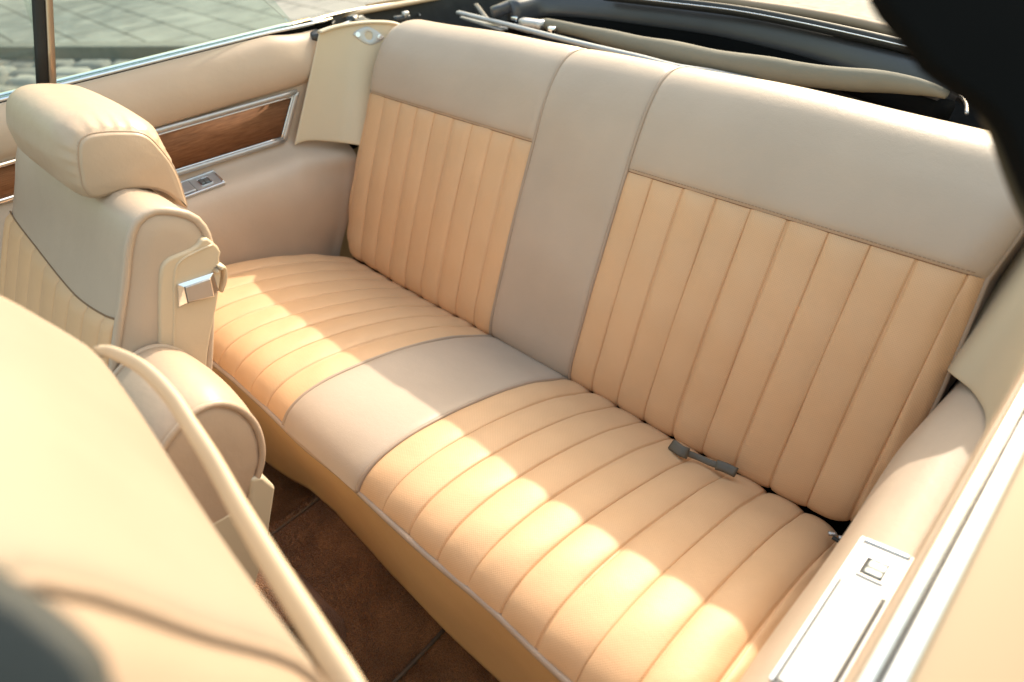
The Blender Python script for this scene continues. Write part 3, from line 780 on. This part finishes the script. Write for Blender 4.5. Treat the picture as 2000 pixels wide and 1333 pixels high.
b3 = cr(trace([(1200, -22), (1320, -10), (1450, 10), (1560, 26), (1680, 48), (1800, 76)], 'z', .485), 60)
tube('canvas_edge', b3, 1, plain('tan_canvas', (.30, .21, .14), .7, noise=.08, bump=.3), st, seg=16, sq=(.010, .02, 2.4), up=(0, .4, 1))
V_ = [b3 + np.array([0, .015 + .12 * k, .004 - .006 * k * k]) for k in range(8)]
grid('canvas_cover', np.array(V_), plain('pale_canvas', (.15, .14, .125), .75, noise=.1, nscale=60, bump=.5), st, flip=True)
# joint and linkage at the left end
def bar(name, p0, p1, z0, z1, w_, h_, mat, bevs=3):
    a, b = at(*p0, 'z', z0), at(*p1, 'z', z1)
    return tube(name, [a, b], 1, mat, st, n=6, seg=16, sq=(h_, w_, 4), up=(0, 0, 1))
bar('link_arm', (962, 26), (1036, -4), .45, .47, .014, .012, GREYPL)
bar('link_arm', (930, 12), (952, 42), .435, .425, .006, .006, DARKMETAL)
bar('bracket', (1020, 44), (1062, 50), .44, .44, .013, .009, SATIN)
bar('bracket', (985, 46), (1040, 62), .428, .428, .012, .003, SILV)
bar('bracket', (905, 34), (985, 58), .428, .428, .010, .003, SILV)
bar('bolt', (1074, 58), (1082, 60), .438, .438, .007, .007, CHROME)
bar('bolt', (1000, 36), (1012, 38), .438, .438, .006, .006, CHROME)
hb_ = prism('mechanism_lump', [(.60, .40), (.585, .47), (.60, .507), (.66, .517), (.73, .51), (.74, .40)], 'y', .29, .36, DARKMETAL, st, bev=.008)  # roof mechanism lump, sized to cast shade over the near armrest
# linkage near the right end
bar('link_arm', (1790, 160), (1900, 200), .425, .41, .009, .004, DARKMETAL)
tube('wire_link', trace([(1812, 178), (1822, 190), (1850, 186), (1862, 180), (1885, 200), (1888, 222)], 'z', .425), .0026, SATIN, st, n=24)
tube('wire_link', trace([(1880, 190), (1905, 196), (1925, 190), (1915, 182), (1930, 206)], 'z', .42), .003, DARKMETAL, st, n=24)
# linkage seen in the left part of the well
tube('spring_wire', trace([(590, 74), (612, 62), (622, 52), (614, 47), (600, 54)], 'z', .45), .0022, SILV, st, n=20)
tube('spring_wire', trace([(788, 36), (800, 28), (812, 21), (820, 30)], 'z', .42), .0022, SATIN, st, n=16)
bar('hinge_edge', (634, 64), (706, 33), .458, .458, .0035, .003, SILV)
bar('hinge_edge', (640, 60), (664, 26), .452, .458, .003, .003, DARKMETAL)
bar('hinge_plate', (700, 34), (716, 54), .455, .455, .012, .004, DARKMETAL)
bar('hinge_bolt', (684, 42), (694, 37), .458, .458, .010, .010, DARKMETAL)
bar('hinge_bolt', (690, 39), (695, 37), .460, .460, .005, .006, SATIN)
bar('hinge_plate', (712, 42), (735, 54), .452, .45, .010, .006, DARKMETAL)
bar('hinge_bolt', (788, 30), (796, 28), .452, .452, .007, .007, SATIN)
bar('hinge_plate', (770, 38), (800, 34), .445, .445, .010, .006, DARKMETAL)
bar('hinge_plate', (610, 66), (622, 76), .455, .45, .014, .010, DARKMETAL)
# ------------------------------------------------------------------ seat belt buckle in the crease
bk = empty('seat_belt_buckle', (.39, -.04, .03), 'small grey lap belt tongue lying in the crease of the bench', 'seat belt')
A = [at(x, y, 'z', z) for (x, y), z in zip([(1312, 868), (1332, 882), (1362, 893), (1392, 906), (1415, 913), (1438, 924)], [.036, .040, .034, .034, .035, .035])]
tube('belt_strap', cr(A[1:5], 20), 1, GREYST, bk, seg=12, sq=(.0048, .002, 3), up=(0, .8, .6))
tube('buckle_body', [A[0], A[1], (A[1] * .6 + A[2] * .4)], 1, GREYST, bk, n=8, seg=14, sq=(.0085, .003, 4), up=(0, .8, .6))
tube('belt_sleeve', [(A[3] * .7 + A[4] * .3), A[4], A[5]], 1, GREYST, bk, n=8, seg=14, sq=(.0075, .004, 3), up=(0, .8, .6))
bk2 = empty('buckle_end', (.59, -.05, .0), 'small black and silver belt buckle tucked into the near end of the crease', 'seat belt')
for i, (p, q_) in enumerate([((1618, 1042), (1634, 1044)), ((1638, 1050), (1650, 1052)), ((1626, 1050), (1640, 1058))]):
    tube('buckle_edge', [at(*p, 'z', .035), at(*q_, 'z', .035)], 1, SATIN if i < 2 else BLACK, bk2, n=4, seg=8, sq=(.002, .003, 3), up=(0, 0, 1))

# ------------------------------------------------------------------ front seats
def lathe_body(name, stations, mat, parent):
    """stations: list of closed loops (same count) of 3-D points; capped"""
    S = np.array(stations); nv, nu = S.shape[:2]
    V = S.reshape(-1, 3); F = gridfaces(nv, nu, closeu=True)
    F.append(tuple(range(nu))[::-1]); F.append(tuple((nv - 1) * nu + k for k in range(nu)))
    o = mk(name, V, F, mat, parent)
    import bmesh
    bm = bmesh.new(); bm.from_mesh(o.data); bmesh.ops.recalc_face_normals(bm, faces=bm.faces); bm.to_mesh(o.data); bm.free()
    return o

fs = empty('front_seat', (-.33, -.75, -.3), 'far front seat with taupe headrest and bright latch on its cream back shell', 'seat')
# body outline (y,z): front face, rounded top, back
outl = crc([(-.70, .105), (-.640, .215), (-.584, .319), (-.543, .392), (-.520, .436), (-.505, .455), (-.486, .461), (-.464, .452), (-.444, .434), (-.440, .40), (-.475, .30), (-.52, .19), (-.58, .06), (-.68, .03)], 90)
cen2 = outl.mean(0)
def st_at(x, k, dz=0):
    # inset the outline by k metres
    d = np.roll(outl, -1, 0) - np.roll(outl, 1, 0); d /= np.linalg.norm(d, axis=1)[:, None]
    nn = np.stack([d[:, 1], -d[:, 0]], 1)
    if ((outl + nn * .01 - cen2) ** 2).sum() > ((outl - cen2) ** 2).sum(): nn = -nn
    p = outl + nn * k
    return np.stack([np.full(len(p), x), p[:, 0], p[:, 1] + dz], 1)
crown = lambda x: .010 * math.cos((x + .33) / .23 * math.pi / 2)
X0, X1 = -.108, -.555
sts = [st_at(X0 + .010, .024), st_at(X0 + .009, .014), st_at(X0 + .006, .006), st_at(X0 + .004, .0005)]
for x in np.linspace(X0, X1, 24)[0:]:
    dx_ = min(abs(x - X0), abs(x - X1)); sts.append(st_at(x, -.003 + .003 * math.exp(-dx_ / .006), 0))
sts += [st_at(X1 - .006, .004), st_at(X1 - .012, .014), st_at(X1 - .015, .024)]
lathe_body('seatback', sts, TAUPE, fs)
loop = st_at(X0 + .003, -.002)
tube('piping', loop[np.r_[0:len(loop)]], .0052, TAUPE, fs, closed=True, up=(1, 0, 0))
# pleated insert on the front face
Fp = np.array([-.581, .321]); Fd = np.array([.556, 1.0]); Fd /= np.linalg.norm(Fd); Fn = np.array([-Fd[1], Fd[0]])
def fpt(x, s, off):   # s = distance below/above Fp along the face
    return np.stack([x, Fp[0] + Fd[0] * s + Fn[0] * off, Fp[1] + Fd[1] * s + Fn[1] * off], -1)
_ts = cr([(-.62, .050), (-.588, .0446), (-.525, .0334), (-.415, .0245), (-.304, .0165), (-.231, .0155), (-.148, .0262), (-.106, .0365), (-.08, .044)], 200)
topS = lambda x: np.interp(x, _ts[:, 0], _ts[:, 1])
xe = [-.109, -.144, -.200, -.254, -.308, -.362, -.419, -.475, -.53, -.553]
cols = [(i, t) for i in range(9) for t in tsamples()[(1 if i else 0):]]
xs = np.array([xe[i] + (xe[i + 1] - xe[i]) * t for i, t in cols]); tt = np.array([t for i, t in cols])
P = []; UV = []
for k in range(30):
    v = k / 29; s = topS(xs) * (1 - v) + (-.235) * v
    off = .004 + .0055 * puff(tt) * (1 - math.exp(-v / .03)) - .0022 * np.exp(-(np.minimum(tt, 1 - tt) * .05 / .0016) ** 2) + (.004 * (np.abs(topS(xs) - s) > .001))
    P.append(fpt(xs, s, off)); UV.append(np.stack([xs, s], -1))
grid('pleated_insert', P, TAN, fs, np.array(UV), flip=True).data.flip_normals()
tube('insert_seam', fpt(xs, topS(xs), np.full(len(xs), .0045)), .0013, STITCH, fs)
# cream shell on the inboard side and back
sh = [tuple(at(px, py, 'x', -.094)[1:]) for px, py in [(311, 655), (311, 600), (312, 550), (315, 523), (328, 507), (358, 494), (384, 481), (393, 468), (401, 464), (414, 472), (427, 483), (433, 494), (429, 512), (434, 530), (430, 560), (424, 600), (407, 692)]] + [(-.53, .17), (-.58, .05), (-.655, .03), (-.60, .17)]
shc = crc(sh, 110)
shell = prism('back_shell', shc, 'x', -.094, -.575, CREAMV, fs, bev=.0045, seg=5, ang=40)
# rib line on the shell
rib = cr([(-.438, .402), (-.455, .402), (-.482, .398), (-.491, .388), (-.516, .325), (-.548, .25), (-.585, .16)], 40)
tube('shell_rib', [(-.0945, y, z) for y, z in rib], .0018, CREAMV, shell)
# bright latch
LX = -.0945
def lq(pts, x): return [(x, *p) for p in pts]
def pz(pts, x): return [tuple(at(px, py, 'x', x)[1:]) for px, py in pts]
out4 = pz([(344, 555), (418, 531), (428, 570), (346, 604)], LX)
mid4 = pz([(347, 556), (417, 533), (426, 569), (349, 600)], LX + .004)
inn4 = pz([(359, 561), (411, 543), (419, 580), (366, 592)], LX + .0065)
Vv = lq(out4, LX) + lq(mid4, LX + .004) + lq(inn4, LX + .0065)
lat = mk('latch_frame', Vv, gridfaces(3, 4, closeu=True) + [(8, 9, 10, 11)], CHROME, fs, smooth=False); bevel(lat, .0006, 2)
tong = pz([(362, 562), (411, 545), (418, 579), (368, 591)], LX + .0085)
t_ = prism('latch_lever', tong, 'x', LX + .0060, LX + .0085, SATIN, lat, bev=.0012)
tube('latch_gap', lq(pz([(361.5, 561.5), (367.5, 592)], LX + .007), LX + .007), .0008, BLACK, lat, n=4)
# loop strap behind the latch
tube('strap_loop', [at(418, 530, 'x', -.094), at(425, 521, 'x', -.094), at(433, 520, 'x', -.098), at(435, 545, 'x', -.104), at(427, 566, 'x', -.108)], 1, CREAMV, fs, n=16, seg=12, sq=(.0028, .0068, 3), up=(0, .9, .5))
# headrest
hp = np.array([at(px, py, 'x', -.2)[1:] for px, py in [(180, 384), (164, 368), (157, 340), (153, 303), (156, 277), (170, 265), (200, 259), (240, 258), (270, 260), (290, 269), (312, 292), (332, 318), (346, 345), (356, 375), (364, 406), (352, 398), (328, 378), (300, 368), (270, 366), (235, 371), (205, 381)]])
hl = crc(list(hp), 80); hc = np.array([-.47, .492])
d = np.roll(hl, -1, 0) - np.roll(hl, 1, 0); d /= np.linalg.norm(d, axis=1)[:, None]; hn = np.stack([d[:, 1], -d[:, 0]], 1)
if ((hl + hn * .01 - hc) ** 2).sum() < ((hl - hc) ** 2).sum(): hn = -hn
upm = np.clip((hl[:, 1] - .455) / .05, 0, 1)
def hst(x, k, toc=0, rip=0):
    p = hl + hn * (k * (.25 + .75 * upm))[:, None] + hn * (rip * np.sin(np.arange(80) * 2.1) * upm)[:, None]
    p = p * (1 - toc) + hc * toc
    return np.stack([np.full(80, x), p[:, 0], p[:, 1]], 1)
def hst2(x, k): 
    p = hl - hn * k; return np.stack([np.full(80, x), p[:, 0], p[:, 1]], 1)
HX0, HX1 = -.198, -.470
sts = [hst2(HX0 + .0030, .0032), hst2(HX0 + .0026, .0024), hst2(HX0 + .0018, .0014), hst2(HX0 + .0008, .0005), hst(HX0, 0, 0.0), hst(HX0 - .0025, .0045, 0, .0016), hst(HX0 - .007, .0080, 0, .0020), hst(HX0 - .016, .0115, 0, .0008)]
for x in np.linspace(HX0 - .03, HX1 + .05, 10):
    c_ = math.cos((x + .334) / .16 * math.pi / 2); sts.append(hst(x, .014 + .006 * c_))
sts += [hst(HX1 + .035, .010), hst(HX1 + .02, .007), hst(HX1 + .008, .002), hst(HX1, -.003, .06), hst(HX1 - .004, -.005, .3), hst(HX1 - .006, -.005, .8)]
HLE = leather('headrest_leather', (.50, .365, .26), .40, wrinkle=.2)
hr = lathe_body('headrest', sts, HLE, fs)
sm = [tuple(q) for q in hst(HX0 - .0008, .0008)]
hq = hst(HX0 - .0012, .0012); V = []; F = []
for k in range(0, 80):
    a_, b_ = hq[k], hq[(k + 1) % 80]; pp = [a_, a_ + (b_ - a_) * .6]
    v, f = tube_geo(pp, .0007, seg=5); F += [tuple(i + len(V) for i in q) for q in f]; V += list(v)
mk('stitching', V, F, STITCH, hr)
tube('headrest_seam', sm, .0011, PIPE, hr, closed=True, up=(1, 0, 0), seg=6)
# seat cushion
prism('seat_cushion', crc([(-.70, .08), (-.66, -.02), (-.70, -.10), (-.95, -.10), (-1.16, -.06), (-1.18, .0), (-1.12, .04), (-.9, .05)], 60), 'x', -.10, -.56, TAUPE, fs, bev=.015, seg=4, ang=50)
for x in (-.14, -.52): box('seat_rail', (x - .02, -1.1, -.335), (x + .02, -.66, -.1), DARKMETAL, fs, .004)

# folding centre armrest
ar = empty('centre_armrest', (0, -.58, 0), 'upright folding armrest with piped end between the two front seats', 'armrest')
ao = crc([(-.70, .10), (-.66, .20), (-.633, .262), (-.610, .289), (-.588, .303), (-.563, .311), (-.541, .305), (-.524, .285), (-.515, .258), (-.515, .228), (-.523, .198), (-.545, .165), (-.60, .10), (-.66, .06)], 80)
ac = np.array([-.58, .22]); d = np.roll(ao, -1, 0) - np.roll(ao, 1, 0); d /= np.linalg.norm(d, axis=1)[:, None]; an = np.stack([d[:, 1], -d[:, 0]], 1)
if ((ao + an * .01 - ac) ** 2).sum() < ((ao - ac) ** 2).sum(): an = -an
def ast(x, k, toc=0, rip=0):
    p = ao + an * (k + rip * np.sin(np.arange(80) * 1.7))[:, None]; p = p * (1 - toc) + ac * toc
    return np.stack([np.full(80, x), p[:, 0], p[:, 1]], 1)
AX0, AX1 = .062, -.095
sts = [ast(AX0 + .003, -.006, .85), ast(AX0 + .003, -.006, .4), ast(AX0 + .002, -.006, .08), ast(AX0 - .001, -.005, 0, .0008), ast(AX0 - .004, -.001, 0, .0006), ast(AX0 - .012, .002, 0, .0006)]
sts += [ast(x, .004 + .006 * math.sin(math.pi * (x - AX1) / (AX0 - AX1))) for x in np.linspace(AX0 - .024, AX1 + .02, 9)]
sts += [ast(AX1 + .004, .001), ast(AX1, -.003), ast(AX1 - .002, -.008, .4)]
pad_ = lathe_body('pad', sts, HLE, ar)
tube('piping', ast(AX0 - .001, .0), .0042, HLE, ar, closed=True, up=(1, 0, 0))
tube('piping', ast(AX1 + .002, .001), .004, HLE, ar, closed=True, up=(1, 0, 0))
br = prism('hinge_bracket', [(-.66, .145), (-.607, .160), (-.575, .156), (-.558, .150), (-.544, .186), (-.530, .178), (-.521, .150), (-.556, .075), (-.592, .016), (-.66, .0)], 'x', .066, -.09, CREAM, ar, bev=.005, seg=4)

cb = cr([(-.50, -.20), (-.53, -.10), (-.565, -.03), (-.60, .0), (-.68, .01), (-.80, -.02)], 30)
P = np.array([[(x, y - .9 * max(0, abs(x - .0) - .06), z - 1.2 * max(0, abs(x) - .055)) for x in np.linspace(-.085, .085, 20)] for y, z in cb])
grid('carpeted_base', P, CARPET, ar, flip=True, solid=.01)

# near front seat: its back, seen from above and behind, close to the lens
ns_ = empty('front_seat', (.33, -.9, -.3), 'near front seat back with cream rear cover and grab handle, close to the lens', 'seat')
pin = np.array([(-.98, .02), (-.90, .20), (-.83, .36), (-.775, .47), (-.735, .535), (-.695, .555), (-.664, .530), (-.640, .487), (-.624, .448), (-.623, .38), (-.650, .28), (-.70, .14), (-.76, .0), (-.86, -.04)])
pout = np.array([(-.98, .02), (-.93, .20), (-.885, .40), (-.845, .53), (-.80, .62), (-.755, .655), (-.712, .637), (-.676, .560), (-.652, .498), (-.648, .42), (-.668, .30), (-.71, .14), (-.76, .0), (-.86, -.04)])
ci = crc(list(pin), 90)
co = crc(list(pout), 90)
def nst(x, k, toc=0):
    t = np.clip((x - .10) / .40, 0, 1); t = t * t * (3 - 2 * t) * .6 + t * .4
    p = ci * (1 - t) + co * t
    cc = p.mean(0); d = np.roll(p, -1, 0) - np.roll(p, 1, 0); d /= np.linalg.norm(d, axis=1)[:, None]; nn = np.stack([d[:, 1], -d[:, 0]], 1)
    if ((p + nn * .01 - cc) ** 2).sum() < ((p - cc) ** 2).sum(): nn = -nn
    p = p + nn * k; p = p * (1 - toc) + cc * toc
    return np.stack([np.full(90, x), p[:, 0], p[:, 1]], 1)
sts = [nst(.092, -.012, .5), nst(.094, -.010), nst(.097, -.004), nst(.103, -.0005)] + [nst(x, 0) for x in np.linspace(.11, .488, 24)] + [nst(.496, -.003), nst(.502, -.009)]
lathe_body('rear_cover', sts, COVER, ns_)
sts = [nst(.066, -.030, .3), nst(.068, -.016), nst(.073, -.007), nst(.080, -.004), nst(.0915, -.006)] + [nst(x, -.0085) for x in np.linspace(.10, .50, 12)] + [nst(.508, -.0045), nst(.525, -.009), nst(.540, -.020), nst(.546, -.035), nst(.547, -.05, .4)]
NEARL = leather('near_seat_leather', (.34, .25, .185), .6)
lathe_body('seatback', sts, NEARL, ns_)
tube('piping', nst(.507, -.003), .0028, NEARL, ns_, closed=True, up=(1, 0, 0))
hpx = [((186, 690), .449), ((204, 686), .449), ((232, 694), .449), ((268, 712), .45), ((300, 738), .45), ((337, 780), .45), ((371, 832), .45), ((414, 900), .452), ((469, 999), .455), ((545, 1125), .46), ((620, 1245), .465), ((700, 1380), .465), ((720, 1460), .44)]
hb = cr([at(*p, 'z', z) for p, z in hpx], 90)
tube('grab_handle', hb, np.interp(np.linspace(0, 1, 90), [0, .2, 1], [.75, .9, 1.15]), CREAMV, ns_, seg=20, sq=(.0072, .0034, 2.6), up=(0, .75, .66))
prism('seat_cushion', crc([(-.80, .08), (-.76, -.02), (-.80, -.10), (-1.05, -.10), (-1.26, -.06), (-1.28, .0), (-1.22, .04), (-1.0, .05)], 60), 'x', .10, .56, TAUPE, ns_, bev=.015, seg=4, ang=50)
for x in (.14, .52): box('seat_rail', (x - .02, -1.2, -.335), (x + .02, -.76, -.1), DARKMETAL, ns_, .004)

# ------------------------------------------------------------------ out-of-focus dark things by the lens
def blob_from_px(name, pts, dist, thick, mat, label, cat):
    P0 = []
    for px, py in pts:
        d = ray(px, py) / 1310.69
        P0.append(CP + d * dist)
    P0 = np.array(P0); nrm = RW[:, 2]
    loop = crc(list(P0), 60); cen_ = loop.mean(0)
    sts = []
    for k, (h, sc_) in enumerate([(-1, .9), (-.9, .96), (-.6, .99), (0, 1), (.6, .99), (.9, .96), (1, .9)]):
        sts.append(cen_ + (loop - cen_) * sc_ - nrm * thick * (h + 1) * .5)
    o = lathe_body(name, sts, mat, None); return tag(o, label, cat)
blob_from_px('black_cover_flap', [(1715, -20), (1771, 56), (1798, 90), (1824, 125), (1858, 150), (1892, 174), (1934, 202), (1975, 250), (2010, 330), (2060, 420), (2160, 420), (2220, 200), (2140, -60), (1900, -140), (1715, -110)], .30, .012, VOID, 'blurred black flap filling the top right corner close to the lens', 'flap')
bl = [(1925, 190), (1955, 250), (1978, 315), (2005, 385), (2050, 470)]
o = tube('brown_strap', [CP + ray(*p) / 1310.69 * .33 for p in bl], 1, plain('brown_webbing', (.06, .048, .030), .8), None, n=20, seg=12, sq=(.0065, .003, 3), up=tuple(RW[:, 0]))
tag(o, 'blurred brown strap along the edge of the black flap', 'strap')
blob_from_px('dark_blob', [(-240, 1050), (-100, 1110), (-20, 1160), (60, 1215), (125, 1270), (165, 1320), (180, 1370), (200, 1420), (-100, 1450), (-260, 1250)], .15, .01, plain('dark_grey_matte', (.045, .047, .044), .9, noise=.2, nscale=200, bump=.4), 'blurred dark grey cloth in the bottom left corner beside the near front seat', 'blob')  # rounded dark grey slab close to the lens
bpy.context.view_layer.update()
